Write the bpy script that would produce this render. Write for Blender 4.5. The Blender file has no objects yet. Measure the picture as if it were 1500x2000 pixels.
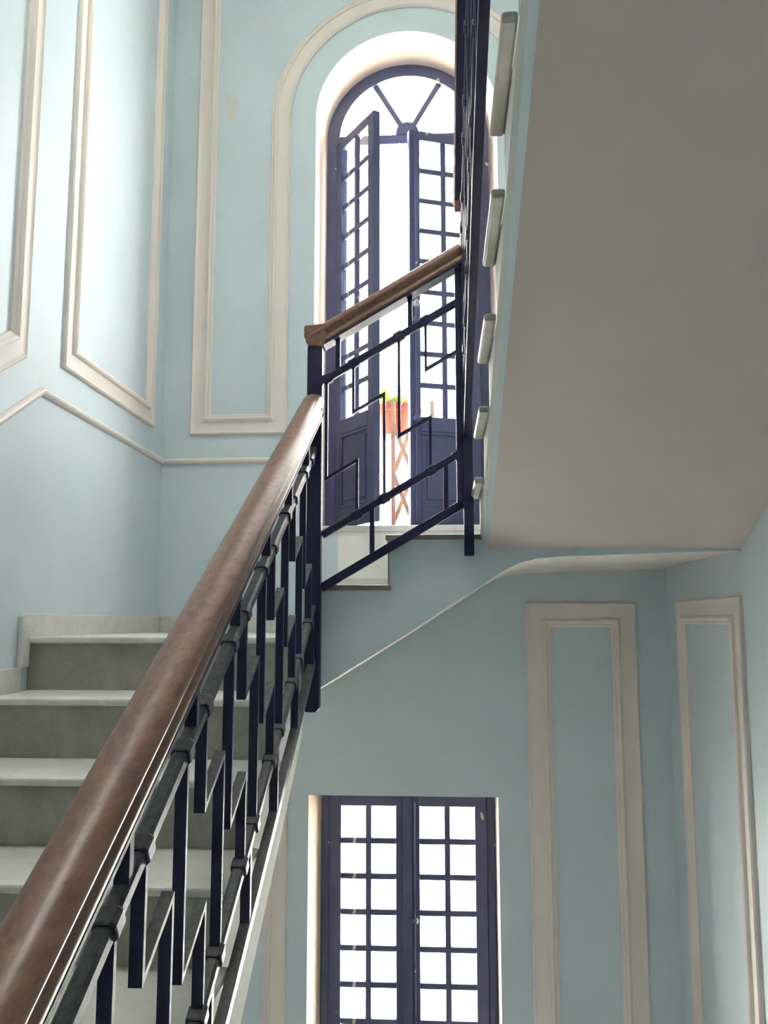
import bpy, bmesh, math, random
from mathutils import Vector, Matrix

random.seed(7)
S = bpy.context.scene
COL = S.collection

# ------------------------------------------------------------------ camera
F_PX = 1681.4
PITCH, YAW, ROLL = math.radians(7.293), math.radians(3.672), math.radians(-0.041)
fwd = Vector((-math.sin(YAW) * math.cos(PITCH), math.cos(YAW) * math.cos(PITCH), math.sin(PITCH)))
rgt = fwd.cross(Vector((0, 0, 1))).normalized()
upv = rgt.cross(fwd)
R2 = rgt * math.cos(ROLL) + upv * math.sin(ROLL)
U2 = upv * math.cos(ROLL) - rgt * math.sin(ROLL)
cam_d = bpy.data.cameras.new('camera')
cam_d.sensor_fit = 'VERTICAL'
cam_d.sensor_height = 36.0
cam_d.lens = 36.0 * F_PX / 2000.0
cam_d.clip_start = 0.02
cam_d.clip_end = 200
cam = bpy.data.objects.new('camera', cam_d)
cam.matrix_world = Matrix(((R2.x, U2.x, -fwd.x, 0), (R2.y, U2.y, -fwd.y, 0), (R2.z, U2.z, -fwd.z, 0), (0, 0, 0, 1)))
COL.objects.link(cam)
S.camera = cam


def ray(u, v):
    return fwd + R2 * ((u - 750) / F_PX) - U2 * ((v - 1000) / F_PX)


def on_y(Y, u, v):
    d = ray(u, v)
    return d * (Y / d.y)


# ------------------------------------------------------------------ world, sun, exposure
SKY = 5.0
w = bpy.data.worlds.new('world')
S.world = w
w.use_nodes = True
bg = w.node_tree.nodes['Background']
bg.inputs['Color'].default_value = (1.0, 0.975, 0.94, 1)
bg.inputs['Strength'].default_value = SKY
sun_d = bpy.data.lights.new('sun', 'SUN')
sun_d.energy = 14.0
sun_d.color = (1.0, 0.96, 0.90)
sun_d.angle = math.radians(0.6)
sun = bpy.data.objects.new('sun', sun_d)
sun.rotation_euler = (math.radians(50), 0, math.radians(18))    # shines on the house across the street
COL.objects.link(sun)
S.view_settings.view_transform = 'Standard'
S.view_settings.look = 'None'
S.view_settings.exposure = 3.2
S.view_settings.gamma = 1.0
S.view_settings.use_curve_mapping = False
S.cycles.use_denoising = True
S.cycles.max_bounces = 12
S.cycles.diffuse_bounces = 8
S.cycles.transparent_max_bounces = 24
S.cycles.sample_clamp_indirect = 8.0

# ------------------------------------------------------------------ measured layout (metres, camera lens at the origin)
XL, XR, YB = -1.343, 1.037, 4.049      # left wall, right wall, back wall
XA, XC, YW = -0.439, 0.105, 3.028      # rail planes of lower / upper flight, well edge of the cross flight
YR = 2.998                             # rail plane of cross flight
Y0, TR, RI, NOS = 2.740, 0.2884, 0.170, 0.044
Z1 = -0.047                            # first landing
RB = 0.1764
Z2 = Z1 + 2 * RB                       # second landing
YC1, TC, RC = 3.0255, 0.3304, 0.1445
YREAR, ZBOT, ZTOP = -1.3, -3.1, 4.3
YF = 4.269                             # window frame plane
SL = 0.02                              # marble slab thickness


# ------------------------------------------------------------------ materials
def mat(name):
    m = bpy.data.materials.new(name)
    m.use_nodes = True
    nt = m.node_tree
    return m, nt, nt.nodes['Principled BSDF']


def noise(nt, scale, detail=4, rough=0.55, coord='Object', dist=0.0, sc3=None):
    tc = nt.nodes.new('ShaderNodeTexCoord')
    n = nt.nodes.new('ShaderNodeTexNoise')
    n.inputs['Scale'].default_value = scale
    n.inputs['Detail'].default_value = detail
    n.inputs['Roughness'].default_value = rough
    n.inputs['Distortion'].default_value = dist
    if sc3:
        mp = nt.nodes.new('ShaderNodeMapping')
        mp.inputs['Scale'].default_value = sc3
        nt.links.new(tc.outputs[coord], mp.inputs['Vector'])
        nt.links.new(mp.outputs['Vector'], n.inputs['Vector'])
    else:
        nt.links.new(tc.outputs[coord], n.inputs['Vector'])
    return n


def ramp(nt, src, stops):
    r = nt.nodes.new('ShaderNodeValToRGB')
    el = r.color_ramp.elements
    while len(el) < len(stops):
        el.new(0.5)
    for e, (p, c) in zip(el, stops):
        e.position = p
        e.color = (*c, 1)
    nt.links.new(src, r.inputs['Fac'])
    return r


def bump(nt, b, src, strength, dist=0.01):
    n = nt.nodes.new('ShaderNodeBump')
    n.inputs['Strength'].default_value = strength
    n.inputs['Distance'].default_value = dist
    nt.links.new(src, n.inputs['Height'])
    nt.links.new(n.outputs['Normal'], b.inputs['Normal'])


def mix(nt, fac, a, b):
    m = nt.nodes.new('ShaderNodeMix')
    m.data_type = 'RGBA'
    if isinstance(fac, float):
        m.inputs[0].default_value = fac
    else:
        nt.links.new(fac, m.inputs[0])
    for i, c in ((6, a), (7, b)):
        if isinstance(c, tuple):
            m.inputs[i].default_value = (*c, 1)
        else:
            nt.links.new(c, m.inputs[i])
    return m.outputs[2]


def paint(name, c, rough=0.42, var=0.06, dirt=(0.30, 0.30, 0.27), dirt_amt=0.25):
    m, nt, b = mat(name)
    n = noise(nt, 1.7, 5, 0.6, 'Object')
    lo = tuple(x * (1 - var) for x in c)
    hi = tuple(min(1, x * (1 + var)) for x in c)
    r = ramp(nt, n.outputs['Fac'], [(0.3, lo), (0.7, hi)])
    d = noise(nt, 5.5, 8, 0.7, 'Object', 1.2)
    dm = ramp(nt, d.outputs['Fac'], [(0.62, (0, 0, 0)), (0.80, (dirt_amt,) * 3)])
    col = mix(nt, dm.outputs['Color'], r.outputs['Color'], dirt)
    nt.links.new(col, b.inputs['Base Color'])
    b.inputs['Roughness'].default_value = rough
    f = noise(nt, 55, 4, 0.6, 'Object')
    f2 = noise(nt, 3.0, 3, 0.5, 'Object')
    a = nt.nodes.new('ShaderNodeMath')
    a.operation = 'ADD'
    sc = nt.nodes.new('ShaderNodeMath')
    sc.operation = 'MULTIPLY'
    sc.inputs[1].default_value = 0.12
    nt.links.new(f.outputs['Fac'], sc.inputs[0])
    nt.links.new(sc.outputs[0], a.inputs[0])
    nt.links.new(f2.outputs['Fac'], a.inputs[1])
    bump(nt, b, a.outputs[0], 0.25, 0.012)
    return m


M = {}
M['blue'] = paint('blue_wall_paint', (0.57, 0.658, 0.70), 0.46)
M['cream'] = paint('cream_trim_paint', (0.765, 0.685, 0.625), 0.5, 0.04, (0.35, 0.30, 0.24), 0.22)
M['white'] = paint('white_ceiling_paint', (0.82, 0.79, 0.74), 0.6, 0.03, (0.5, 0.45, 0.4), 0.2)
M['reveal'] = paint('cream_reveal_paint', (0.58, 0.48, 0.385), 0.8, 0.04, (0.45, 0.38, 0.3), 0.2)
M['string'] = paint('off_white_stringer_paint', (0.62, 0.62, 0.57), 0.85, 0.04, (0.35, 0.32, 0.28), 0.3)
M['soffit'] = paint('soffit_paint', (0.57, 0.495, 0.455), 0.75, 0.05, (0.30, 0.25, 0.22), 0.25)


def marble(name, c1, c2, vein):
    m, nt, b = mat(name)
    n = noise(nt, 4.0, 8, 0.62, 'Object', 1.4)
    r = ramp(nt, n.outputs['Fac'], [(0.30, c2), (0.55, c1), (0.75, tuple(x * 1.05 for x in c1))])
    v = noise(nt, 2.2, 10, 0.7, 'Object', 2.5)
    vm = ramp(nt, v.outputs['Fac'], [(0.44, (0, 0, 0)), (0.50, (0.22,) * 3), (0.56, (0, 0, 0))])
    col = mix(nt, vm.outputs['Color'], r.outputs['Color'], vein)
    nt.links.new(col, b.inputs['Base Color'])
    b.inputs['Roughness'].default_value = 0.38
    bump(nt, b, n.outputs['Fac'], 0.06, 0.01)
    return m


M['marble'] = marble('grey_white_marble', (0.66, 0.64, 0.60), (0.56, 0.54, 0.50), (0.44, 0.42, 0.39))
M['riser'] = marble('shaded_marble', (0.37, 0.35, 0.295), (0.28, 0.262, 0.215), (0.21, 0.195, 0.16))  # same marble as the treads, with the risers' shade put into its colour
M['edge'] = marble('weathered_marble_edge', (0.26, 0.21, 0.18), (0.17, 0.13, 0.115), (0.12, 0.09, 0.08))


def wood():
    m, nt, b = mat('varnished_handrail_wood')
    n = noise(nt, 3.0, 6, 0.6, 'Object', 0.6, (22, 1.6, 22))
    r = ramp(nt, n.outputs['Fac'], [(0.25, (0.125, 0.056, 0.036)), (0.55, (0.215, 0.108, 0.068)), (0.8, (0.29, 0.152, 0.092))])
    d = noise(nt, 9, 6, 0.7, 'Object', 0.5, (1, 0.4, 1))
    dm = ramp(nt, d.outputs['Fac'], [(0.66, (0, 0, 0)), (0.8, (0.5,) * 3)])
    col = mix(nt, dm.outputs['Color'], r.outputs['Color'], (0.07, 0.03, 0.02))
    nt.links.new(col, b.inputs['Base Color'])
    b.inputs['Roughness'].default_value = 0.42
    b.inputs['Coat Weight'].default_value = 0.12
    b.inputs['Coat Roughness'].default_value = 0.25
    bump(nt, b, n.outputs['Fac'], 0.08, 0.004)
    return m


M['wood'] = wood()


def iron():
    m, nt, b = mat('navy_black_painted_iron')
    n = noise(nt, 70, 6, 0.7, 'Object')
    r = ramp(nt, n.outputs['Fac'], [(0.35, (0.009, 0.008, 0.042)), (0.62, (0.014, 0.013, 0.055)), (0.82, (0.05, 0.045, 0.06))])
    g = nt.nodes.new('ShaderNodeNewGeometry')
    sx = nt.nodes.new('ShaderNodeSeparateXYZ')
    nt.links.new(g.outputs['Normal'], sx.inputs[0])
    top_lit = ramp(nt, n.outputs['Fac'], [(0.3, (0.06, 0.056, 0.056)), (0.7, (0.17, 0.16, 0.155))])
    up = ramp(nt, sx.outputs['Z'], [(0.35, (0, 0, 0)), (0.75, (0.9,) * 3)])  # upward faces painted greyer, standing in for light from above
    nt.links.new(mix(nt, up.outputs['Color'], r.outputs['Color'], top_lit.outputs['Color']), b.inputs['Base Color'])
    b.inputs['Roughness'].default_value = 0.45
    b.inputs['Specular IOR Level'].default_value = 0.4
    bump(nt, b, n.outputs['Fac'], 0.25, 0.003)
    return m


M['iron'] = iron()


def joinery():
    m, nt, b = mat('slate_blue_joinery_paint')
    n = noise(nt, 7, 5, 0.6, 'Object')
    r = ramp(nt, n.outputs['Fac'], [(0.3, (0.062, 0.070, 0.155)), (0.7, (0.085, 0.092, 0.19))])
    c = noise(nt, 13, 3, 0.5, 'Object', 0.4, (1, 1, 0.6))
    cm = ramp(nt, c.outputs['Fac'], [(0.715, (0, 0, 0)), (0.722, (1, 1, 1))])
    col = mix(nt, cm.outputs['Color'], r.outputs['Color'], (0.55, 0.48, 0.42))
    nt.links.new(col, b.inputs['Base Color'])
    b.inputs['Roughness'].default_value = 0.45
    return m


M['joinery'] = joinery()


def glass():
    m = bpy.data.materials.new('window_glass')
    m.use_nodes = True
    nt = m.node_tree
    nt.nodes.clear()
    out = nt.nodes.new('ShaderNodeOutputMaterial')
    tr = nt.nodes.new('ShaderNodeBsdfTransparent')
    tr.inputs['Color'].default_value = (0.94, 0.96, 0.95, 1)
    gl = nt.nodes.new('ShaderNodeBsdfGlossy')
    gl.inputs['Roughness'].default_value = 0.03
    lw = nt.nodes.new('ShaderNodeLayerWeight')
    fr = nt.nodes.new('ShaderNodeMapRange')
    fr.inputs['From Min'].default_value = 0.45
    fr.inputs['To Min'].default_value = 0.05
    fr.inputs['To Max'].default_value = 0.55
    nt.links.new(lw.outputs['Facing'], fr.inputs['Value'])
    mx = nt.nodes.new('ShaderNodeMixShader')
    nt.links.new(fr.outputs['Result'], mx.inputs['Fac'])
    nt.links.new(tr.outputs[0], mx.inputs[1])
    nt.links.new(gl.outputs[0], mx.inputs[2])
    nt.links.new(mx.outputs[0], out.inputs['Surface'])
    return m


M['glass'] = glass()


def plain(name, c, rough=0.6, var=0.1, scale=12.0):
    m, nt, b = mat(name)
    n = noise(nt, scale, 5, 0.6, 'Object')
    r = ramp(nt, n.outputs['Fac'], [(0.3, tuple(x * (1 - var) for x in c)), (0.7, tuple(min(1, x * (1 + var)) for x in c))])
    nt.links.new(r.outputs['Color'], b.inputs['Base Color'])
    b.inputs['Roughness'].default_value = rough
    return m


M['terracotta'] = plain('terracotta', (0.15, 0.030, 0.012), 0.8)
M['leaf'] = plain('fresh_leaf', (0.055, 0.09, 0.006), 0.5)
_nt = M['leaf'].node_tree
_tl = _nt.nodes.new('ShaderNodeBsdfTranslucent')
_tl.inputs['Color'].default_value = (0.10, 0.14, 0.005, 1)
_mx = _nt.nodes.new('ShaderNodeMixShader')
_mx.inputs['Fac'].default_value = 0.5
_nt.links.new(_nt.nodes['Principled BSDF'].outputs[0], _mx.inputs[1])
_nt.links.new(_tl.outputs[0], _mx.inputs[2])
_nt.links.new(_mx.outputs[0], _nt.nodes['Material Output'].inputs['Surface'])
M['soil'] = plain('soil', (0.05, 0.035, 0.025), 0.9)
M['tan'] = plain('tan_painted_iron', (0.33, 0.20, 0.10), 0.6)
M['facade'] = plain('pale_facade_render', (0.80, 0.78, 0.74), 0.8, 0.03, 0.6)
M['ochre'] = plain('ochre_stucco', (0.095, 0.045, 0.015), 0.8)
M['tile'] = plain('roof_tile', (0.07, 0.07, 0.03), 0.8)
M['shutter'] = plain('turquoise_shutter_paint', (0.09, 0.24, 0.20), 0.6)
M['street'] = plain('pale_street_paving', (0.5, 0.48, 0.45), 0.9, 0.1, 0.8)
M['chrome'] = plain('bare_metal', (0.35, 0.35, 0.37), 0.35)


# ------------------------------------------------------------------ mesh helpers
def link(o, parent=None):
    COL.objects.link(o)
    if parent is not None:
        o.parent = parent
    return o


def mesh_obj(name, verts, faces, material, parent=None, smooth=False, loc=None):
    me = bpy.data.meshes.new(name)
    me.from_pydata([tuple(v) for v in verts], [], faces)
    bm = bmesh.new()
    bm.from_mesh(me)
    bmesh.ops.recalc_face_normals(bm, faces=bm.faces)
    bm.to_mesh(me)
    bm.free()
    for m in (material if isinstance(material, (list, tuple)) else [material]):
        me.materials.append(m)
    if smooth:
        for p in me.polygons:
            p.use_smooth = True
    o = bpy.data.objects.new(name, me)
    if loc:
        o.location = loc
    return link(o, parent)


def empty(name, loc=(0, 0, 0)):
    o = bpy.data.objects.new(name, None)
    o.empty_display_size = 0.1
    o.location = loc
    return link(o)


def tag(o, label, cat, group=None, kind=None):
    o['label'] = label
    o['category'] = cat
    if group:
        o['group'] = group
    if kind:
        o['kind'] = kind
    return o


class MB:
    """collects boxes and prisms into one mesh"""
    def __init__(s):
        s.v, s.f = [], []

    def add(s, verts, faces):
        n = len(s.v)
        s.v += [Vector(x) for x in verts]
        s.f += [[i + n for i in f] for f in faces]
        return s

    def box(s, x0, x1, y0, y1, z0, z1):
        v = [(x, y, z) for x in (x0, x1) for y in (y0, y1) for z in (z0, z1)]
        return s.add(v, [(0, 1, 3, 2), (4, 6, 7, 5), (0, 4, 5, 1), (2, 3, 7, 6), (0, 2, 6, 4), (1, 5, 7, 3)])

    def prism(s, poly, axis, a, b):
        n = len(poly)
        def p3(p, t):
            if axis == 'x':
                return (t, p[0], p[1])
            if axis == 'y':
                return (p[0], t, p[1])
            return (p[0], p[1], t)
        v = [p3(p, a) for p in poly] + [p3(p, b) for p in poly]
        f = [list(range(n)), list(range(2 * n - 1, n - 1, -1))] + [[i, (i + 1) % n, n + (i + 1) % n, n + i] for i in range(n)]
        return s.add(v, f)

    def sweep(s, pts, prof, frame, closed=False, cap=True):
        """pts: 3D path, prof: closed 2D section, frame(i)->(A,B) axes"""
        n, k = len(pts), len(prof)
        v = []
        for i, p in enumerate(pts):
            A, B = frame(i)
            v += [Vector(p) + A * a + B * b for a, b in prof]
        f = []
        for i in range(n if closed else n - 1):
            j = (i + 1) % n
            for q in range(k):
                r = (q + 1) % k
                f.append([i * k + q, i * k + r, j * k + r, j * k + q])
        if cap and not closed:
            f.append(list(range(k)))
            f.append([(n - 1) * k + q for q in range(k - 1, -1, -1)])
        return s.add(v, f)

    def build(s, name, material, parent=None, smooth=False, bevel=0.0, seg=2):
        o = mesh_obj(name, s.v, s.f, material, parent, smooth)
        if bevel:
            b = o.modifiers.new('bevel', 'BEVEL')
            b.width = bevel
            b.segments = seg
            b.limit_method = 'ANGLE'
            b.angle_limit = math.radians(40)
        return o


def copy(o, parent, name=None, loc=None):
    c = o.copy()
    if name:
        c.name = name
    COL.objects.link(c)
    c.parent = parent
    if loc is not None:
        c.location = loc
    return c


def smooth_by_angle(o, deg=35):
    me = o.data
    bm = bmesh.new()
    bm.from_mesh(me)
    a = math.radians(deg)
    for f in bm.faces:
        f.smooth = True
    for e in bm.edges:
        if len(e.link_faces) == 2 and e.calc_face_angle(0) > a:
            e.smooth = False
    bm.to_mesh(me)
    bm.free()
    return o


def arc(cx, cz, r, a0, a1, n):
    return [(cx + r * math.cos(math.radians(a0 + (a1 - a0) * i / n)), cz + r * math.sin(math.radians(a0 + (a1 - a0) * i / n))) for i in range(n + 1)]


def offset_path(path, s, closed):
    """offset to the left of travel, mitred"""
    n = len(path)
    out = []
    for i in range(n):
        p = Vector(path[i])
        if closed or 0 < i < n - 1:
            a = (p - Vector(path[i - 1])).normalized()
            b = (Vector(path[(i + 1) % n]) - p).normalized()
        elif i == 0:
            a = b = (Vector(path[1]) - p).normalized()
        else:
            a = b = (p - Vector(path[i - 1])).normalized()
        na, nb = Vector((-a.y, a.x)), Vector((-b.y, b.x))
        m = (na + nb)
        m = m / max(m.length, 1e-6)
        out.append(p + m * (s / max(m.dot(na), 0.2)))
    return out


PANEL = [(0, 0), (0.0, 0.011), (0.006, 0.016), (0.013, 0.011), (0.020, 0.009), (0.045, 0.008), (0.066, 0.012), (0.069, 0.021), (0.076, 0.025),
         (0.083, 0.019), (0.086, 0.012), (0.092, 0.014), (0.100, 0.007), (0.100, 0)]
BEAD = [(0, 0), (0.001, 0.009), (0.007, 0.017), (0.015, 0.019), (0.022, 0.015), (0.027, 0.006), (0.027, 0)]


def moulding(name, path, closed, prof, to3, material, parent=None):
    rings = [[to3(q.x, q.y, h) for q in offset_path(path, s, closed)] for s, h in prof]
    n, k = len(path), len(prof)
    v = [p for r in rings for p in r]
    f = []
    for a in range(k - 1):
        for i in range(n if closed else n - 1):
            j = (i + 1) % n
            f.append([a * n + i, a * n + j, (a + 1) * n + j, (a + 1) * n + i])
    for i in range(n if closed else n - 1):
        j = (i + 1) % n
        f.append([(k - 1) * n + i, (k - 1) * n + j, j, i])
    if not closed:
        f.append([a * n for a in range(k)])
        f.append([a * n + n - 1 for a in range(k - 1, -1, -1)])
    o = mesh_obj(name, v, f, material, parent)
    return smooth_by_angle(o, 30)


back3 = lambda p, q, h: (p, YB - h, q)
left3 = lambda p, q, h: (XL + h, p, q)
right3 = lambda p, q, h: (XR - h, -p, q)

# ------------------------------------------------------------------ the setting: walls, floor, ceiling
TH = 0.25
o = MB().box(XL - TH, XL, YREAR - TH, YB + 0.45, ZBOT - 0.1, ZTOP + 0.1).build('wall_left', M['blue'])
tag(o, 'pale blue painted wall on the left beside the stairs', 'wall', kind='structure')
o = MB().box(XR, XR + TH, YREAR - TH, YB + 0.45, ZBOT - 0.1, ZTOP + 0.1).build('wall_right', M['blue'])
tag(o, 'pale blue-green wall on the right under the upper flight', 'wall', kind='structure')
o = MB().box(XL, XR, YREAR - TH, YREAR, ZBOT, ZTOP).build('wall_rear', M['blue'])
tag(o, 'pale blue wall behind the viewer', 'wall', kind='structure')
SKX0, SKX1, SKY0, SKY1, SKH = -0.85, 0.25, 1.45, 2.15, 0.75      # unseen roof light added to brighten the upper walls; deep shaft stops direct sun
cl = MB()
cl.box(XL - TH, SKX0, YREAR - TH, YB + 0.45, ZTOP, ZTOP + SKH)
cl.box(SKX1, XR + TH, YREAR - TH, YB + 0.45, ZTOP, ZTOP + SKH)
cl.box(SKX0, SKX1, YREAR - TH, SKY0, ZTOP, ZTOP + SKH)
cl.box(SKX0, SKX1, SKY1, YB + 0.45, ZTOP, ZTOP + SKH)
o = cl.build('ceiling', M['white'])
tag(o, 'white ceiling with an added, unseen roof-light shaft that lets in fill light', 'ceiling', kind='structure')
o = MB().box(XL, XR, YREAR, YB, ZBOT - 0.1, ZBOT).build('floor', M['marble'])
tag(o, 'marble floor at the bottom of the stairwell', 'floor', kind='structure')

# back wall with an arched opening above and a square one below
UC, UZ, UR = -0.149, 2.540, 0.455      # upper opening: centre, spring height, radius
FC, FZ, FR = -0.148, 2.520, 0.422      # upper window frame
USILL = 0.455
LX0, LX1, LZ0, LZ1 = -0.607, 0.257, -2.95, -0.786
LFX0, LFX1 = -0.572, 0.252


def arch_loop(c, z, r, sill, n=32):
    return [(c - r, sill)] + [p for p in arc(c, z, r, 180, 0, n)] + [(c + r, sill)]


def wall_face(y, holes):
    bm = bmesh.new()
    def loop(pts):
        vs = [bm.verts.new((x, y, z)) for x, z in pts]
        return [bm.edges.new((vs[i], vs[(i + 1) % len(vs)])) for i in range(len(vs))]
    es = loop([(XL, ZBOT), (XR, ZBOT), (XR, ZTOP), (XL, ZTOP)])
    for h in holes:
        es += loop(h)
    bmesh.ops.triangle_fill(bm, use_beauty=True, use_dissolve=False, edges=es, normal=(0, -1, 0))
    bm.verts.index_update()
    v = [x.co.copy() for x in bm.verts]
    f = [[x.index for x in q.verts] for q in bm.faces]
    bm.free()
    return v, f


XB2_ = -0.189
up_in = arch_loop(UC, UZ, UR, USILL)
up_fr = arch_loop(FC, FZ, FR, USILL)
lo_in = [(LX0, LZ0), (LX0, LZ1), (LX1, LZ1), (LX1, LZ0)]
lo_fr = [(LFX0, LZ0), (LFX0, LZ1), (LFX1, LZ1), (LFX1, LZ0)]
wb = MB()
wb.add(*wall_face(YB, [up_in, lo_in]))
wb.add(*wall_face(YB + 0.45, [up_fr, lo_fr]))
n4 = len(wb.v)
wb.add([(XL, YB, ZBOT), (XR, YB, ZBOT), (XR, YB, ZTOP), (XL, YB, ZTOP), (XL, YB + .45, ZBOT), (XR, YB + .45, ZBOT), (XR, YB + .45, ZTOP), (XL, YB + .45, ZTOP)],
       [(0, 1, 5, 4), (1, 2, 6, 5), (2, 3, 7, 6), (3, 0, 4, 7)])
wall_back = wb.build('wall_back', M['blue'])
tag(wall_back, 'pale blue back wall with an arched window above and a square one below', 'wall', kind='structure')


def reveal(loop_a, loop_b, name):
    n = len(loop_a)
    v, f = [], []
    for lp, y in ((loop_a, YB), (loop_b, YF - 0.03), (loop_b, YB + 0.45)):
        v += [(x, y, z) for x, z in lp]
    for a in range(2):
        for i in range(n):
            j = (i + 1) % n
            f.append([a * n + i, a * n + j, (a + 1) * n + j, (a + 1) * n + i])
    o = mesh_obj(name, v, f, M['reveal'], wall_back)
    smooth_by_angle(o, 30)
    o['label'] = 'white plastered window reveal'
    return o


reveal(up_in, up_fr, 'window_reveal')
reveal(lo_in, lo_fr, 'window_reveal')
o = MB().box(XB2_ - 0.29, XB2_ + 0.011, YB - 0.0015, YB - 0.0005, Z1 + RB + 0.001, USILL - 0.032).build('window_apron', M['white'], wall_back)
o['label'] = 'off-white apron under the arched window'

c = on_y(YB, 452, 208)
pl = []
for i in range(14):
    a = 2 * math.pi * i / 14
    r = 1 + 0.25 * math.sin(3 * a + 1) + random.uniform(-0.12, 0.12)
    pl.append((c.x + 0.040 * r * math.cos(a), c.z + 0.075 * r * math.sin(a)))
o = MB().prism(pl, 'y', YB - 0.0012, YB - 0.0002).build('filler_patch', M['string'], wall_back)
o['label'] = 'pale filler patch on the blue wall'

# mouldings of the back wall
AC, AZ, AR = -0.131, 2.525, 0.601
path = [(-1.207, 3.7), (-1.207, 0.905), (-0.732, 0.905)] + arc(AC, AZ, AR, 180, 0, 40) + [(0.47, 0.905), (0.945, 0.905), (0.945, 3.7)]
tag(moulding('trim_1', path, False, PANEL, back3, M['cream']), 'cream moulded panel frame arching over the upper window', 'moulding', kind='structure')
tag(moulding('trim_2', [(0.3955, -2.6), (0.897, -2.6), (0.897, 0.090), (0.3955, 0.090)], True, [(s * 1.15, h) for s, h in PANEL], back3, M['cream']),
    'cream moulded panel frame on the back wall right of the lower window', 'moulding', kind='structure')
tag(moulding('trim_3', [(-1.207, -2.6), (-0.704, -2.6), (-0.704, -0.52), (-1.207, -0.52)], True, PANEL, back3, M['cream']),
    'cream moulded panel frame left of the lower window, mostly behind the stairs', 'moulding', kind='structure')
# mouldings of the left and right walls
tag(moulding('trim_4', [(2.908, 0.905), (3.878, 0.910), (3.886, 3.45), (2.912, 3.45)], True, PANEL, left3, M['cream']),
    'cream moulded panel frame on the left wall next to the corner', 'moulding', kind='structure')
tag(moulding('trim_5', [(1.70, 0.852 - 0.60 * 0.93), (2.630, 0.852), (2.636, 3.45), (1.70, 2.9)], True, PANEL, left3, M['cream']),
    'cream moulded panel frame with a slanted foot at the far left edge', 'moulding', kind='structure')
tag(moulding('trim_6', [(-3.832, -2.6), (-3.042, -2.6), (-3.042, 0.090), (-3.832, 0.090)], True, PANEL, right3, M['cream']),
    'cream moulded panel frame on the right-hand wall', 'moulding', kind='structure')
# dado beads
tag(moulding('trim_7', [(0.2, 0.763 - 0.62 * 2.565), (2.765, 0.763), (YB - 0.001, 0.763)], False, BEAD, left3, M['cream']),
    'thin cream dado bead climbing the left wall and levelling at the landing', 'moulding', kind='structure')
tag(moulding('trim_8', [(XL, 0.763), (UC - UR - 0.004, 0.763)], False, BEAD, back3, M['cream']),
    'thin cream dado bead on the back wall left of the window', 'moulding', kind='structure')

# ------------------------------------------------------------------ windows
def window_leaf(parent, hinge, sgn, w, z0, z1, angle, panel_z, rows, label):
    """leaf in local space: x runs from the hinge, glass rows above a solid panel"""
    st, dp = 0.056, 0.038
    h = z1 - z0
    X = lambda a: a * sgn
    def bx(mb, a, b, y0, y1, c, d):
        return mb.box(min(X(a), X(b)), max(X(a), X(b)), y0, y1, c, d)
    m = MB()
    bx(m, 0, st, -dp / 2, dp / 2, 0, h)
    bx(m, w - st, w, -dp / 2, dp / 2, 0, h)
    bx(m, st, w - st, -dp / 2, dp / 2, h - 0.05, h)
    bx(m, st, w - st, -dp / 2, dp / 2, 0, 0.09)
    bx(m, st, w - st, -dp / 2, dp / 2, panel_z - 0.045, panel_z + 0.03)
    leaf = m.build('casement_leaf', M['joinery'], parent, bevel=0.004)
    leaf.location = hinge
    leaf.rotation_euler = (0, 0, angle)
    leaf['label'] = label
    # solid lower panel with a raised field
    p = MB()
    bx(p, st, w - st, -0.008, 0.008, 0.09, panel_z - 0.045)
    p.build('panel', M['joinery'], leaf)
    p = MB()
    a0, a1, c0, c1 = st + 0.028, w - st - 0.028, 0.125, panel_z - 0.08
    for (aa, bb, cc, dd) in ((st, w - st, 0.09, 0.105), (st, w - st, panel_z - 0.06, panel_z - 0.045), (st, st + 0.015, 0.105, panel_z - 0.06), (w - st - 0.015, w - st, 0.105, panel_z - 0.06)):
        bx(p, aa, bb, -0.017, 0.017, cc, dd)
    p.build('panel_bead', M['joinery'], leaf, bevel=0.004)
    p = MB()
    bx(p, a0, a1, -0.014, 0.014, c0, c1)
    p.build('raised_field', M['joinery'], leaf, bevel=0.005)
    # glazing
    g0, g1 = panel_z + 0.03, h - 0.05
    mu = 0.028
    m = MB()
    bx(m, w / 2 - mu / 2, w / 2 + mu / 2, -0.010, 0.010, g0, g1)
    m.build('muntin', M['joinery'], leaf, bevel=0.004)
    rh = (g1 - g0) / rows
    m = MB()
    bx(m, st, w - st, -0.0092, 0.0092, -mu / 2, mu / 2)
    first = None
    for i in range(1, rows):
        if first is None:
            first = m.build('muntin', M['joinery'], leaf, bevel=0.004)
            first.location = (0, 0, g0 + rh)
        else:
            copy(first, leaf, loc=(0, 0, g0 + rh * i))
    first = None
    for c in range(2):
        for i in range(rows):
            if first is None:
                m = MB()
                bx(m, 0, w / 2 - mu / 2 - st, -0.0015, 0.0015, 0, rh - mu)
                first = m.build('pane', M['glass'], leaf)
                first.location = (X(st), 0, g0 + mu / 2)
            else:
                copy(first, leaf, loc=(X(st if c == 0 else w / 2 + mu / 2), 0, g0 + rh * i + mu / 2))
    return leaf, X


def lathe(mb, prof, centre, n=16, axis='z'):
    k = len(prof)
    v, f = [], []
    for i in range(n):
        a = 2 * math.pi * i / n
        for r, t in prof:
            if axis == 'z':
                v.append((centre[0] + r * math.cos(a), centre[1] + r * math.sin(a), centre[2] + t))
            else:
                v.append((centre[0] + r * math.cos(a), centre[1] + t, centre[2] + r * math.sin(a)))
    for i in range(n):
        j = (i + 1) % n
        for q in range(k - 1):
            f.append([i * k + q, i * k + q + 1, j * k + q + 1, j * k + q])
    f.append([i * k for i in range(n)])
    f.append([i * k + k - 1 for i in range(n - 1, -1, -1)])
    return mb.add(v, f)


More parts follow.
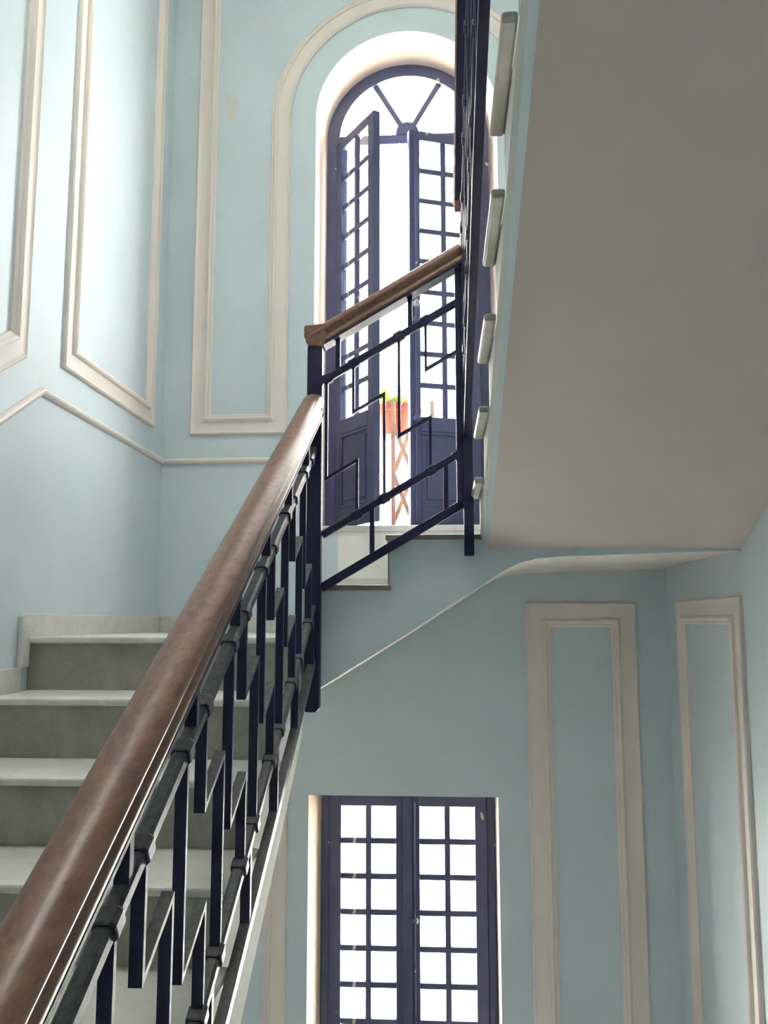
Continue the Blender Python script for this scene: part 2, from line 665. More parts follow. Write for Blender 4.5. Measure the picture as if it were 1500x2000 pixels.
def lock_rod(leaf, X, w, h, side=-1, knob_z=(0.75, 1.25)):
    """espagnolette on the meeting stile, room side"""
    xc = X(w - 0.030)
    m = MB()
    lathe(m, [(0.006, 0.02), (0.006, h - 0.02)], (xc, side * 0.030, 0), 8)
    m.build('bolt_rod', M['joinery'], leaf)
    for z in knob_z:
        m = MB()
        lathe(m, [(0.0, side * 0.045), (0.013, side * 0.043), (0.017, side * 0.034), (0.017, side * 0.02)], (xc, 0, z), 14, 'y')
        m.build('bolt_knob', M['joinery'], leaf, True)


JT = 0.065                              # frame width
win1 = empty('window_1', (FC, YF, USILL))
tag(win1, 'tall arched slate-blue window with one casement swung open', 'window', kind='structure')
inv = Matrix.Translation((-FC, -YF, -USILL))


def wpart(mb, name, material, parent, bevel=0.004, smooth=False, origin=(FC, YF, USILL)):
    mb.v = [Vector(v) - Vector(origin) for v in mb.v]
    return mb.build(name, material, parent, smooth, bevel)


outer = arch_loop(FC, FZ, FR - 0.001, USILL + 0.001)
inner = arch_loop(FC, FZ, FR - JT, USILL + 0.001)
m = MB()
n = len(outer)
v = [(x, YF - 0.03, z) for x, z in outer] + [(x, YF - 0.03, z) for x, z in inner] + [(x, YF + 0.05, z) for x, z in outer] + [(x, YF + 0.05, z) for x, z in inner]
f = []
for i in range(n - 1):
    f += [[i, i + 1, n + i + 1, n + i], [2 * n + i, 3 * n + i, 3 * n + i + 1, 2 * n + i + 1], [n + i, n + i + 1, 3 * n + i + 1, 3 * n + i], [i, 2 * n + i, 2 * n + i + 1, i + 1]]
f += [[0, n, 3 * n, 2 * n], [n - 1, 3 * n - 1, 4 * n - 1, 2 * n - 1]]
m.add(v, f)
fr = wpart(m, 'window_frame', M['joinery'], win1, 0.0)
smooth_by_angle(fr, 30)
m = MB().box(FC - FR + JT, FC + FR - JT, YF - 0.035, YF + 0.045, 2.492, 2.545)
wpart(m, 'transom', M['joinery'], win1, 0.006)
m = MB()
m.prism([(FC - 0.060, 2.545)] + [(x, z) for x, z in arc(FC, 2.552, 0.060, 180, 0, 14)] + [(FC + 0.060, 2.545)], 'y', YF - 0.040, YF + 0.03)
wpart(m, 'fan_hub', M['joinery'], win1, 0.004)
for a in (59.5, 120.5):
    d = Vector((math.cos(math.radians(a)), 0, math.sin(math.radians(a))))
    p = Vector((-d.z, 0, d.x))
    c = Vector((FC, 0, 2.552))
    q0, q1 = c + d * 0.058, c + d * (FR - JT - 0.018)
    m = MB()
    m.prism([((q0 + p * .0145).x, (q0 + p * .0145).z), ((q1 + p * .0145).x, (q1 + p * .0145).z), ((q1 - p * .0145).x, (q1 - p * .0145).z), ((q0 - p * .0145).x, (q0 - p * .0145).z)], 'y', YF - 0.012, YF + 0.02)
    wpart(m, 'fan_muntin', M['joinery'], win1, 0.004)
for a0, a1 in ((3, 57.5), (61.5, 118.5), (122.5, 177)):
    m = MB()
    m.prism(arc(FC, 2.552, FR - JT - 0.028, a0, a1, 12) + arc(FC, 2.552, 0.052, a1, a0, 4), 'y', YF + 0.002, YF + 0.005)
    wpart(m, 'fan_pane', M['glass'], win1, 0.0)
LW = FR - JT + 0.012
zl = 0.006
lf, X = window_leaf(win1, (-(FR - JT), -0.042, zl), 1, 0.378, USILL, 2.478, math.radians(-54.4), 0.505, 9, 'casement swung wide open into the stairwell')
lf, X = window_leaf(win1, (FR - JT, -0.042, zl), -1, LW, USILL, 2.478, math.radians(19), 0.505, 9, 'casement standing slightly ajar')
lock_rod(lf, X, LW, 2.02, -1, (0.52, 1.02))
m = MB()
lathe(m, [(0.011, -0.052), (0.016, -0.046), (0.016, -0.02)], (X(LW - 0.03), 0, 1.10), 14, 'y')
m.build('lock_plate', M['chrome'], lf)
# stone sill and a plaster wedge at its right end
m = MB().box(UC - UR + 0.004, UC + UR - 0.004, YB - 0.012, YB + 0.448, USILL - 0.03, USILL)
o = m.build('sill', M['marble'], win1, bevel=0.004)
o.data.transform(inv)

# lower window
win2 = empty('window_2', (-0.16, YF, LZ0))
tag(win2, 'closed slate-blue casement window with small panes, seen below the flight', 'window', kind='structure')
org = (-0.16, YF, LZ0)
m = MB()
m.box(LFX0 + .001, LFX0 + 0.04, YF - 0.03, YF + 0.05, LZ0, LZ1 - .001)
m.box(LFX1 - 0.04, LFX1 - .001, YF - 0.03, YF + 0.05, LZ0, LZ1 - .001)
m.box(LFX0 + 0.04, LFX1 - 0.04, YF - 0.03, YF + 0.05, LZ1 - 0.03, LZ1 - .001)
m.box(LFX0 + 0.04, LFX1 - 0.04, YF - 0.03, YF + 0.05, LZ0, LZ0 + 0.04)
wpart(m, 'window_frame', M['joinery'], win2, 0.004, origin=org)
lw2 = (LFX1 - LFX0 - 0.08) / 2 - 0.001
ztop, zbot = LZ1 - 0.032, LZ0 + 0.042
for sgn, hx, lab in ((1, LFX0 + 0.04, 'closed left casement'), (-1, LFX1 - 0.04, 'closed right casement')):
    lf, X = window_leaf(win2, (hx + 0.16, -0.024, 0.042), sgn, lw2, zbot, ztop, 0, 0.56, 9, lab)
    if sgn == -1:
        lock_rod(lf, X, lw2, 2.08, -1, (1.03, 1.53))
m = MB().box(-0.16 - 0.022, -0.16 + 0.022, YF - 0.060, YF - 0.047, zbot, ztop)
wpart(m, 'cover_strip', M['joinery'], win2, 0.004, origin=org)

# added fill roof light closing the shaft: bars and panes
fill_win = empty('added_roof_light', (SKX0, SKY0, ZTOP + SKH))
tag(fill_win, 'added roof light, out of view, brightening the upper walls', 'window', kind='structure')
dx_ = (SKX1 - SKX0) / 3
for i in range(4):
    MB().box(max(0, i * dx_ - 0.02), min(SKX1 - SKX0, i * dx_ + 0.02), 0, SKY1 - SKY0, 0, 0.04).build('glazing_bar', M['white'], fill_win)
pn = MB().box(0.02, dx_ - 0.02, 0.0, SKY1 - SKY0, 0.01, 0.014).build('pane', M['glass'], fill_win)
for i in (1, 2):
    copy(pn, fill_win, loc=(i * dx_, 0, 0))

# portals guide the sky light through the two openings and emit nothing themselves
for nm, x, z, sx, sz in (('portal_upper', FC, 1.70, 0.86, 2.5), ('portal_lower', -0.16, -1.87, 0.84, 2.2)):
    ld = bpy.data.lights.new(nm, 'AREA')
    ld.shape = 'RECTANGLE'
    ld.size, ld.size_y = sx, sz
    ld.cycles.is_portal = True
    lo = bpy.data.objects.new(nm, ld)
    lo.location = (x, YB + 0.46, z)
    lo.rotation_euler = (math.radians(-90), 0, 0)
    COL.objects.link(lo)
ld = bpy.data.lights.new('portal_roof', 'AREA')  # portal for the added roof light
ld.shape = 'RECTANGLE'
ld.size, ld.size_y = SKX1 - SKX0, SKY1 - SKY0
ld.cycles.is_portal = True
lo = bpy.data.objects.new('portal_roof', ld)
lo.location = ((SKX0 + SKX1) / 2, (SKY0 + SKY1) / 2, ZTOP + SKH + 0.06)
COL.objects.link(lo)

# ------------------------------------------------------------------ lower flight (climbs away from the viewer on the left)
NA = 9
XFA, XTA = -0.475, -0.452               # plastered face and marble ends of the lower flight
fa = empty('stair_flight', (XFA, Y0 - NA * TR, Z1 - NA * RI))
tag(fa, 'grey marble stair flight on the left, climbing away to the corner landing', 'staircase')


def local(o, par):
    o.data.transform(Matrix.Translation(-Vector(par.location)))
    return o


def soffit_slots(o, thr=-0.45):
    for p in o.data.polygons:
        p.material_index = 1 if p.normal.z < thr else 0


def front_edge(o):
    for p in o.data.polygons:
        p.material_index = 1 if p.normal.y < -0.9 else 0


LZU = -0.250
poly = []
for k in range(NA + 1):                  # stepped top, from the landing down
    y, z = Y0 - k * TR + NOS, Z1 - k * RI - SL
    if k == 0:
        poly.append((YB - 0.002, z))
    poly.append((y, z))
    if k < NA:
        poly.append((y, z - RI))
yb, zb = Y0 - NA * TR + NOS, Z1 - NA * RI - SL
sof = lambda y: -0.326 - 0.622 * (3.11 - y)
poly += [(yb, zb - 0.03), (yb + 0.22, sof(yb + 0.22)), (3.0, sof(3.0)), (3.026, LZU), (YB - 0.002, LZU)]
o = MB().prism(poly, 'x', XL + 0.001, XFA).build('flight_body', [M['string'], M['cream']], fa)
soffit_slots(o)
local(o, fa)
x0t = XL + 0.002
tr0 = MB().box(x0t, XTA, -0.0, TR + NOS - 0.0, -SL, 0).build('tread', M['marble'], fa, bevel=0.006)
tr0.location = Vector((0, Y0 - TR, Z1 - RI)) - Vector(fa.location)
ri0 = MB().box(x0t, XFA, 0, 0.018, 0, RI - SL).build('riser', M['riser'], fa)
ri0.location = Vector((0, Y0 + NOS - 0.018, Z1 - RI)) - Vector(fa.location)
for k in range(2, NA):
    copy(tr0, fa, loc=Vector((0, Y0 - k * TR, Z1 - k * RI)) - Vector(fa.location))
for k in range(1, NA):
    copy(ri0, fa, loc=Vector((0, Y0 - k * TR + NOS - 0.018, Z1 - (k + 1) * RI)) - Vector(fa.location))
o = MB().box(x0t, -0.4825, Y0, YB - 0.002, Z1 - SL, Z1).build('landing_slab', M['marble'], fa, bevel=0.006)
local(o, fa)

# stepped marble skirting of the left wall, one slab per step
sk = empty('baseboard_left', (XL, 2.69, Z1))
tag(sk, 'stepped white marble skirting along the left wall of the stairs', 'skirting', kind='structure')
for k in range(0, NA):
    za = Z1 - k * RI
    y1 = YB - 0.003 if k == 0 else Y0 - (k - 1) * TR - 0.052
    y0 = Y0 - k * TR - 0.052
    yn = Y0 - k * TR
    zd = za - RI + 0.075
    pl = [(y0, zd), (yn, zd), (yn, za), (y1, za), (y1, za + 0.075), (y0 + 0.012, za + 0.075), (y0, za + 0.066)]
    o = MB().prism(pl, 'x', XL + 0.001, XL + 0.019).build('skirting_slab', M['marble'], sk, bevel=0.002)
    local(o, sk)
o = MB().box(XL + 0.02, -0.482, YB - 0.017, YB - 0.001, Z1, Z1 + 0.075).build('baseboard_back', M['marble'], bevel=0.002)
tag(o, 'white marble skirting on the back wall of the corner landing', 'skirting', kind='structure')

# ------------------------------------------------------------------ cross flight along the back wall and second landing
XB1, XB2 = -0.476, -0.189               # nosings of the two steps
fb = empty('stair_flight', (XB1, YW, Z1 - 0.2))
tag(fb, 'short two-step cross flight along the back wall under the arched window', 'staircase')
zl1, zl2 = Z1 + RB - SL, Z2 - SL
poly = [(XFA + 0.001, -0.262), (-0.105, -0.035), (0.146, 0.128), (0.195, 0.160), (0.24, 0.186), (0.285, 0.206), (0.335, 0.219), (0.42, 0.2265), (0.607, 0.232),
        (XR - 0.001, 0.2445), (XR - 0.001, zl2), (XB2 + 0.012, zl2), (XB2 + 0.012, zl1), (XFA + 0.001, zl1)]
o = MB().prism(poly, 'y', YW, YB - 0.001).build('flight_body', [M['blue'], M['cream']], fb)
soffit_slots(o, -0.3)
local(o, fb)
o = MB().box(XB1, XB2 + 0.020, YW - 0.016, YB - 0.002, zl1, zl1 + SL).build('tread', [M['marble'], M['edge']], fb, bevel=0.003)
front_edge(o)
local(o, fb)
o = MB().box(XB2, XR - 0.002, YW - 0.016, YB - 0.002, zl2, zl2 + SL).build('landing_slab', [M['marble'], M['edge']], fb, bevel=0.003)
front_edge(o)
local(o, fb)
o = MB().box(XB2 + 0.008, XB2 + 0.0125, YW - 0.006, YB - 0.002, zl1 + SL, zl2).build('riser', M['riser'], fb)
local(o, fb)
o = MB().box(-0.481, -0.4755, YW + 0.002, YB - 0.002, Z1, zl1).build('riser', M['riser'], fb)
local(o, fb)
o = MB().box(XB1 + 0.004, XB2 + 0.006, YB - 0.016, YB - 0.002, zl1 + SL, zl1 + SL + 0.075).build('skirting_slab', M['marble'], fb, bevel=0.002)
local(o, fb)

# ------------------------------------------------------------------ upper flight (rises towards the viewer on the right)
NC = 8
XSC, XTC = 0.143, 0.113
fc = empty('stair_flight', (XSC, YC1, Z2))
tag(fc, 'upper stair flight overhead on the right, seen from below with its plain soffit', 'staircase')
zs = lambda y: 0.256 + 0.4375 * (3.018 - y)
poly = []
for j in range(1, NC + 1):
    y, z = YC1 - (j - 1) * TC - 0.03, Z2 + j * RC - SL
    poly += [(y, z - RC if j > 1 else Z2 - 0.001), (y, z)]
yend = YC1 - NC * TC - 0.03
poly += [(yend, Z2 + NC * RC - SL), (yend, zs(yend)), (YW - 0.001, zs(YW - 0.001)), (YW - 0.001, Z2 - 0.001)]
# side face, narrow chamfer along its lower edge and the soffit
ch = 0.016
v, f = [], []
np_ = len(poly)
low = [(i, p) for i, p in enumerate(poly)]
def up(p):
    return (p[0], p[1] + ch) if abs(p[1] - zs(p[0])) < 1e-4 else p
v = [(XSC + (0.013 if up(p) != p else 0.0), *up(p)) for p in poly] + [(XSC + 0.013 + ch, *p) for p in poly] + [(XR - 0.001, *p) for p in poly]
f = [list(range(np_)), [2 * np_ + i for i in range(np_ - 1, -1, -1)]]
for a in range(2):
    for i in range(np_):
        j = (i + 1) % np_
        f.append([a * np_ + i, a * np_ + j, (a + 1) * np_ + j, (a + 1) * np_ + i])
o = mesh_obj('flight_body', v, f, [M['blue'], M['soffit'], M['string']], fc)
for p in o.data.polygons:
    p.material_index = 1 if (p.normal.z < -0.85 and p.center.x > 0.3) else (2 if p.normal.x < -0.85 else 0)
local(o, fc)
t0 = MB().box(XTC, XSC - 0.0005, -TC - 0.025, 0, -SL, 0).box(XSC - 0.0005, XR - 0.002, -0.20, 0, -SL, 0).build('tread', M['riser'], fc, bevel=0.006)  # upper treads take the darkened marble so they look backlit
t0.location = Vector((0, YC1, Z2 + RC)) - Vector(fc.location)
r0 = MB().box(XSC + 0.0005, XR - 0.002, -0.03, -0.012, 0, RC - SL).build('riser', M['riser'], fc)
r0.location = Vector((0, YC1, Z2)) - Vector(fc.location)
for j in range(2, NC + 1):
    copy(t0, fc, loc=Vector((0, YC1 - (j - 1) * TC, Z2 + j * RC)) - Vector(fc.location))
    copy(r0, fc, loc=Vector((0, YC1 - (j - 1) * TC, Z2 + (j - 1) * RC)) - Vector(fc.location))

# landings at the viewer's end: the one stood on and the one overhead
ZC = Z1 - NA * RI
o = MB().box(XL + 0.001, XR - 0.001, YREAR + 0.001, Y0 - NA * TR + NOS - 0.001, ZC - 0.2, ZC).build('floor', M['marble'])
tag(o, 'marble landing at the foot of the left flight', 'floor', kind='structure')
z3 = Z2 + (NC + 1) * RC
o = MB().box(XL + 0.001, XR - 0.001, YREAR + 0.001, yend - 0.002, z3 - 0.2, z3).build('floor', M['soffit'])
tag(o, 'upper landing slab above the viewer', 'floor', kind='structure')

# ------------------------------------------------------------------ railings
_h = [(0.030, 0.0), (0.034, 0.003), (0.034, 0.012), (0.029, 0.016), (0.027, 0.022), (0.029, 0.029), (0.036, 0.033), (0.038, 0.039), (0.036, 0.046), (0.029, 0.054), (0.018, 0.060), (0.006, 0.0625)]
_h = [(a, b * 1.14) for a, b in _h]
HAND = _h + [(-a, b) for a, b in reversed(_h)]
BAR = [(-0.013, -0.008), (-0.008, -0.013), (0.008, -0.013), (0.013, -0.008), (0.013, 0.008), (0.008, 0.013), (-0.008, 0.013), (-0.013, 0.008)]


def railing(name, label, origin, udir, slope, zu, u0, u1, module, phase0, count, hand_ext=(0, 0), gap=0.557, bot=0.742, hand=0.145, clip=None):
    """udir: unit horizontal uphill direction; u measured from origin; zu(u)=upper bar height"""
    root = empty(name, origin)
    tag(root, label, 'railing')
    ud = Vector(udir)
    side = Vector((ud.y, -ud.x, 0))
    Zv = Vector((0, 0, 1))
    tang = (ud + Zv * slope).normalized()
    nrm = side.cross(tang).normalized()
    if nrm.z < 0:
        nrm = -nrm
    P = lambda u, dz=0.0: ud * u + Zv * (zu + slope * u + dz)
    def bar(nm, prof, a, b, dz, material, bevel=0.0, smooth=False):
        m = MB()
        m.sweep([P(a, dz), P(b, dz)], prof, lambda i: (side, nrm))
        o = m.build(nm, material, root, False, bevel)
        if smooth:
            smooth_by_angle(o, 50)
        return o
    bar('handrail', HAND, u0 - hand_ext[0], u1 + hand_ext[1], hand, M['wood'], smooth=True)
    bar('core_rail', [(-0.034, -0.007), (0.034, -0.007), (0.034, 0.0), (-0.034, 0.0)], u0, u1, hand - 0.001, M['iron'])  # iron flat, widened to make the wood's underside dark as if backlit
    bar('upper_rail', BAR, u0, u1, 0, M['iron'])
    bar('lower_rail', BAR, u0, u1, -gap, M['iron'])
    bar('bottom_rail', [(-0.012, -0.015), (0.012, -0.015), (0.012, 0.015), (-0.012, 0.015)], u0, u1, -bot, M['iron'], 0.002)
    # flat iron that steps down in a meander
    def meander(length, f_top):
        hw, ht = 0.0105, 0.0048
        d1 = gap * f_top
        zs_ = slope * length
        pts = [P(0) - P(0), Vector((0, 0, -d1)), ud * length + Zv * (-d1 + zs_), ud * length + Zv * (zs_ - gap)]
        pts[0] = Vector((0, 0, 0.012))
        pts[3] = pts[3] - Zv * 0.012
        # section normals inside the rail plane
        dirs = [(pts[i + 1] - pts[i]).normalized() for i in range(3)]
        ns = [side.cross(d).normalized() for d in dirs]
        def frame_n(i):
            if i == 0:
                return ns[0]
            if i == 3:
                return ns[2]
            b = (ns[i - 1] + ns[i]).normalized()
            return b / max(b.dot(ns[i]), 0.25)
        m = MB()
        prof = [(-hw, -ht), (hw, -ht), (hw, ht), (-hw, ht)]
        m.sweep(pts, prof, lambda i: (side, frame_n(i)))
        return m
    long_ = short_ = strut_ = low_ = coll_ = None
    L = module * 0.425
    def place(proto, builder, nm, u, dz):
        pos = P(u, dz)
        if proto is None:
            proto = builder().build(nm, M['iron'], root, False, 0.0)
            proto.location = pos
            return proto
        copy(proto, root, loc=pos)
        return proto
    def strut_b(z0, z1):
        def g():
            m = MB()
            c = [side * a + ud * b for a, b in ((-.011, -.008), (.011, -.008), (.011, .008), (-.011, .008))]
            v = [x + Zv * (z0 + slope * x.dot(ud)) for x in c] + [x + Zv * (z1 + slope * x.dot(ud)) for x in c]
            return m.add(v, [(0, 1, 2, 3), (7, 6, 5, 4), (0, 4, 5, 1), (1, 5, 6, 2), (2, 6, 7, 3), (3, 7, 4, 0)])
        return g
    def coll_b():
        m = MB()
        k = 1.32
        m.sweep([-tang * 0.017, -tang * 0.013, tang * 0.013, tang * 0.017], [(a * k, b * k) for a, b in BAR], lambda i: (side * (0.93 if i in (0, 3) else 1.0), nrm * (0.93 if i in (0, 3) else 1.0)))
        return m
    for i in range(count):
        b = phase0 + i * module
        inside = lambda u: u0 + 0.012 < u < u1 - 0.012
        if inside(b) and inside(b + L):
            long_ = place(long_, lambda: meander(L, 0.655), 'meander_bar', b, 0)
        if inside(b + 0.37 * module) and inside(b + 0.37 * module + L):
            short_ = place(short_, lambda: meander(L, 0.325), 'meander_bar', b + 0.37 * module, 0)
        if inside(b + 0.155 * module):
            strut_ = place(strut_, strut_b(0.010, hand - 0.006), 'strut', b + 0.155 * module, 0)
        if inside(b + 0.63 * module):
            low_ = place(low_, strut_b(-bot + 0.012, -gap - 0.010), 'strut', b + 0.63 * module, 0)
        for uu, dz in ((b, 0), (b + 0.37 * module, 0), (b + L, -gap), (b + 0.37 * module + L, -gap)):
            if inside(uu):
                coll_ = place(coll_, coll_b, 'collar', uu, dz)
    return root, P, tang, nrm, side


# lower flight: origin under the newel, uphill is +Y
SA = 0.553
ra, PA, *_ = railing('stair_railing', 'wood-topped black iron railing climbing the left marble flight', (XA, 0, 0), (0, 1, 0), SA,
                     0.140 - SA * 2.133, 0.42, 2.972, 0.3154, 1.168 - 3 * 0.3154, 9, hand_ext=(0.0, 0.0), hand=0.132)
m = MB()
nw = [(XA - 0.027, -0.305 + 0.018), (XA - 0.020, -0.305), (XA + 0.015, -0.305), (XA + 0.027, -0.290), (XA + 0.027, 0.983), (XA - 0.027, 0.983)]
m.prism(nw, 'y', YR - 0.030, YR + 0.012)
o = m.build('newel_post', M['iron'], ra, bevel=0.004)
local(o, ra)

# cross flight: uphill is +X
SB = 0.588
XN0, XN1 = XA + 0.028, 0.086
rb_, PB, *_ = railing('stair_railing', 'wood-topped iron railing in front of the arched window', (0, YR, 0), (1, 0, 0), SB,
                      0.870 + SB * 0.396, XN0, XN1, 0.260, -0.398, 2, hand_ext=(0.020, 0.026), hand=0.132)
m = MB().box(0.064, 0.0875, YR - 0.020, YR + 0.011, 0.415, 1.268)
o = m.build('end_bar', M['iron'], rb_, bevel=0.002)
local(o, rb_)
m = MB()
m.prism([(-0.478, 1.018), (-0.472, 1.010), (-0.472, 0.998), (-0.464, 0.990), (-0.464, 0.984), (-0.405, 0.984), (-0.398, 1.0), (-0.398, 1.066), (-0.472, 1.060), (-0.478, 1.054)], 'y', YR - 0.036, YR + 0.036)
o = m.build('handrail_end', M['wood'], rb_, bevel=0.003)
local(o, rb_)
# upper flight: uphill is -Y
SC = 0.4375
rc_, PC, *_ = railing('stair_railing', 'iron railing of the upper flight, seen edge-on rising overhead', (XC - 0.004, 0, 0), (0, -1, 0), SC,
                      1.395 + SC * 2.972, -2.972, -0.40, 0.3304, -2.95, 8, hand_ext=(0.055, 0.0), hand=0.132)
m = MB()
m.prism([(0.087, 0.228), (0.121, 0.228), (0.121, 1.515), (0.087, 1.515)], 'y', YR - 0.024, YR + 0.014)
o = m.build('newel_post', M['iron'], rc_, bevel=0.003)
local(o, rc_)

# ------------------------------------------------------------------ outside: lattice guard, potted plant, house across the street
YG = YB + 0.40
lat = empty('balcony_guard', (-0.149, YG, USILL))
tag(lat, 'tan iron lattice guard outside the open window', 'balcony guard')
gx = [-0.237 + 0.1035 * k for k in range(0, 5)]
gz0, gz1 = USILL + 0.02, 1.16
for x in gx[::2]:
    o = MB().box(x - 0.0115, x + 0.0115, YG - 0.006, YG + 0.006, gz0, gz1).build('upright', M['tan'], lat)
    local(o, lat)
o = MB().box(FC - FR + 0.002, FC + FR - 0.002, YG - 0.008, YG + 0.008, gz0 - 0.02, gz0).build('guard_rail', M['tan'], lat)
local(o, lat)
PER = 0.264
zn = on_y(YG, 770, 925).z
for k in range(len(gx) - 1):
    x0, x1 = gx[k], gx[k + 1]
    z = zn - PER * 3
    while z < gz1:
        for (za, zb, yy) in ((z, z + PER * 2 * 0.5, 0.0095), (z + PER, z, -0.0095)):
            lo_, hi_ = min(za, zb), max(za, zb)
            if lo_ < gz0 - 0.001 or hi_ > gz1 + 0.001:
                continue
            a, b = Vector((x0, YG + yy, za)), Vector((x1, YG + yy, zb))
            d = (b - a).normalized()
            pn = Vector((-d.z, 0, d.x)) * 0.0115
            m = MB()
            m.prism([((a + pn).x, (a + pn).z), ((b + pn).x, (b + pn).z), ((b - pn).x, (b - pn).z), ((a - pn).x, (a - pn).z)], 'y', YG + yy - 0.003, YG + yy + 0.003)
            o = m.build('diagonal_bar', M['tan'], lat)
            local(o, lat)
        z += PER

YP = YG + 0.20
pc = on_y(YP, 774, 855)
pt = on_y(YP, 774, 797)
hp = pt.z - pc.z
pot = empty('flower_pot', pc)
tag(pot, 'round terracotta pot hanging outside the open window', 'flower pot')
m = MB()
lathe(m, [(0.085, 0), (0.092, 0.004), (0.122, hp - 0.042), (0.124, hp - 0.036), (0.112, hp - 0.03), (0.105, hp - 0.03), (0.085, 0.02)], (0, 0, 0), 28)
smooth_by_angle(m.build('pot_body', M['terracotta'], pot), 40)
m = MB()
lathe(m, [(0.112, hp - 0.040), (0.134, hp - 0.040), (0.140, hp - 0.02), (0.137, hp), (0.118, hp), (0.112, hp - 0.01)], (0, 0, 0), 28)
smooth_by_angle(m.build('pot_rim', M['terracotta'], pot), 40)
m = MB()
lathe(m, [(0.0, hp - 0.028), (0.104, hp - 0.028), (0.104, hp - 0.018), (0.0, hp - 0.014)], (0, 0, 0), 20)
m.build('soil', M['soil'], pot)
for s in (-1, 1):
    m = MB()
    pts = [Vector((s * 0.03 + 0.05, -0.150, 0.0)), Vector((s * 0.03 + 0.05, -0.150, hp * 0.6)), Vector((s * 0.03 + 0.06, -0.150, hp - 0.02)), Vector((s * 0.03 + 0.085, -0.142, hp + 0.012)), Vector((s * 0.02 + 0.10, -0.12, hp + 0.02))]
    m.sweep(pts, [(-0.003, -0.003), (0.003, -0.003), (0.003, 0.003), (-0.003, 0.003)], lambda i: (Vector((1, 0, 0)), Vector((0, 1, 0)) if i < 3 else Vector((0, 0.6, -0.8))))
    m.build('wire_hook', M['tan'], pot)

plant = empty('potted_plant', pc + Vector((0, 0, hp - 0.01)))
tag(plant, 'yellow-green leafy plant growing in the terracotta pot', 'plant')


def leaf_mesh(L, W, curl):
    v, f = [], []
    N = 6
    for i in range(N + 1):
        t = i / N
        ww = W * math.sin(math.pi * min(1, t * 0.92 + 0.06)) ** 0.8
        z = L * t - curl * L * t * t * 0.5
        y = curl * L * t * t
        v += [(-ww, y, z), (0, y + 0.15 * ww, z), (ww, y, z)]
    for i in range(N):
        a = i * 3
        f += [[a, a + 1, a + 4, a + 3], [a + 1, a + 2, a + 5, a + 4]]
    return v, f


protos = []
for L, W, c in ((0.115, 0.030, 0.15), (0.10, 0.022, 0.6), (0.085, 0.026, 0.9)):
    me = bpy.data.meshes.new('leaf')
    v, f = leaf_mesh(L, W, c)
    me.from_pydata(v, [], f)
    me.materials.append(M['leaf'])
    for p in me.polygons:
        p.use_smooth = True
    protos.append(me)
for i in range(44):
    me = protos[0 if i == 0 else random.choice((1, 2, 2))]
    lo_ = bpy.data.objects.new('leaf', me)
    link(lo_, plant)
    if i == 0:
        lo_.location = (-0.055, -0.05, 0.005)
        lo_.rotation_euler = (0.1, -0.12, 0.4)
    else:
        a = random.uniform(0, 6.28)
        r = random.uniform(0.02, 0.095)
        lo_.location = (r * math.cos(a), r * math.sin(a), 0.0)
        lo_.rotation_euler = (random.uniform(-0.5, 0.9), random.uniform(-0.8, 0.8), a + 1.57)
        s = random.uniform(0.7, 1.15)
        lo_.scale = (s, s, s)
m = MB()
pa, pb, pcx = on_y(YP, 735, 748), on_y(YP, 770, 757), on_y(YP, 806, 786)
pts = [Vector(x) - Vector(plant.location) for x in (pc + Vector((-0.03, 0.02, hp - 0.02)), pa + Vector((-0.01, 0, -0.03)), pa, pb, pcx)]
m.sweep(pts, [(-0.002, -0.002), (0.002, -0.002), (0.002, 0.002), (-0.002, 0.002)], lambda i: (Vector((0, 1, 0)), Vector((0, 0, 1)) if i > 1 else Vector((1, 0, 0))))
m.build('stem', M['leaf'], plant)

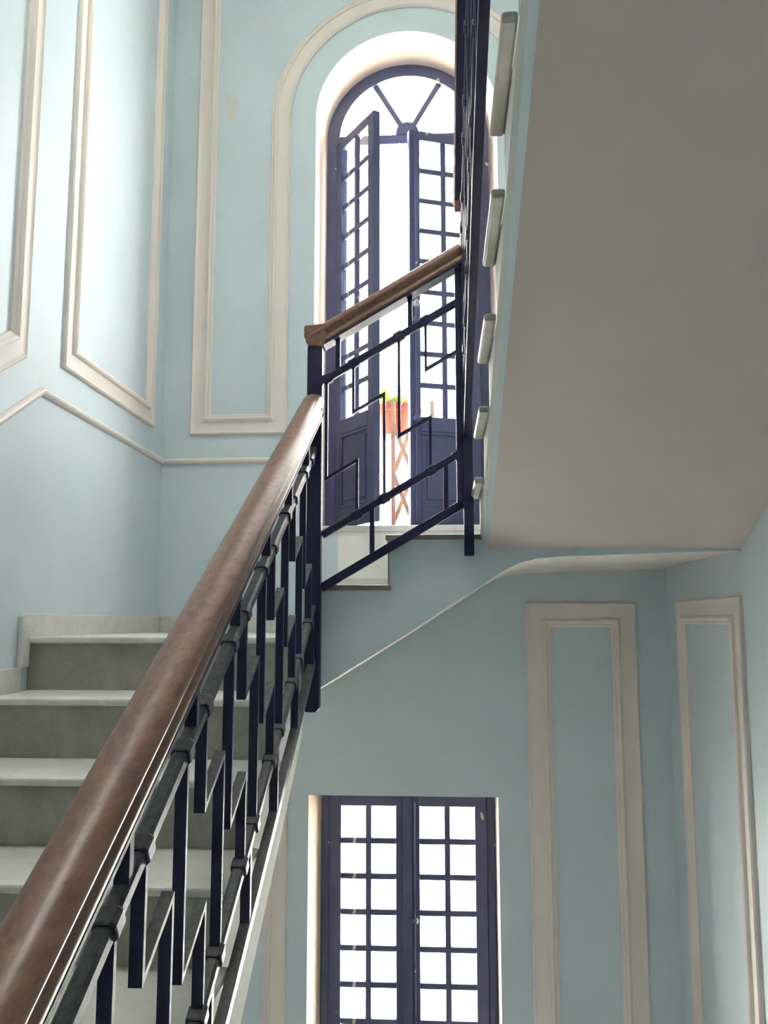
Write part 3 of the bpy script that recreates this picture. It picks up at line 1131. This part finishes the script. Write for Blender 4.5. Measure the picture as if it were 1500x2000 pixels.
# house across the street
YH = 24.0
pT = on_y(YH, 770, 341)
pR = on_y(YH, 770, 312)
ZG = -13.0
hz = pT.z
house = empty('house', (-1.5, YH, ZG))
tag(house, 'pale sunlit house across the street, seen through the windows', 'house')


def hp_(mb, nm, material):
    o = mb.build(nm, material, house)
    local(o, house)
    return o


hp_(MB().box(-9, 7, YH, YH + 8, ZG, hz), 'wall', M['facade'])
hp_(MB().box(-9.2, 7.2, YH - 0.35, YH, hz - 0.06, hz + 0.04), 'cornice', M['ochre'])
hp_(MB().box(-9.1, 7.1, YH - 0.25, YH + 8, hz + 0.04, pR.z - 0.06), 'parapet', M['facade'])
t0_ = None
px0 = on_y(YH, 741, 312).x
px1 = on_y(YH, 755, 312).x
for i in range(-12, 14):
    x = px0 + (px1 - px0) * i
    if t0_ is None:
        m = MB()
        m.prism([(0.09 * math.cos(math.radians(a)), 0.07 * math.sin(math.radians(a))) for a in range(0, 181, 30)], 'y', -0.4, 0.6)
        t0_ = m.build('roof_tile', M['tile'], house)
        t0_.location = Vector((x, YH - 0.1, pR.z - 0.06)) - Vector(house.location)
    else:
        copy(t0_, house, loc=Vector((x, YH - 0.1, pR.z - 0.06)) - Vector(house.location))


def shutter(u0, v0, u1, v1, material, slats):
    a, b = on_y(YH - 0.06, u0, v0), on_y(YH - 0.06, u1, v1)
    m = MB()
    m.box(a.x, b.x, YH - 0.03, YH - 0.001, b.z, a.z)
    s = hp_(m, 'shutter', material)
    n = slats
    dz = (a.z - b.z) / n
    for i in range(n):
        z = b.z + dz * i
        mm = MB()
        mm.prism([(YH - 0.03, z + 0.1 * dz), (YH - 0.09, z + 0.1 * dz), (YH - 0.09, z + 0.25 * dz), (YH - 0.03, z + 0.8 * dz)], 'x', a.x + 0.02, b.x - 0.02)
        oo = mm.build('slat', material, s)
        oo.data.transform(Matrix.Translation(-Vector(house.location)))
    return s


shutter(773, 748, 806, 782, M['shutter'], 5)
shutter(771, 858, 786, 928, M['shutter'], 10)
shutter(884, 1866, 897, 1912, M['ochre'], 6)
o = MB().box(-30, 30, YB + 0.8, YH, ZG - 0.2, ZG).build('street', M['street'])
tag(o, 'pale paved street far below the windows', 'street', kind='structure')
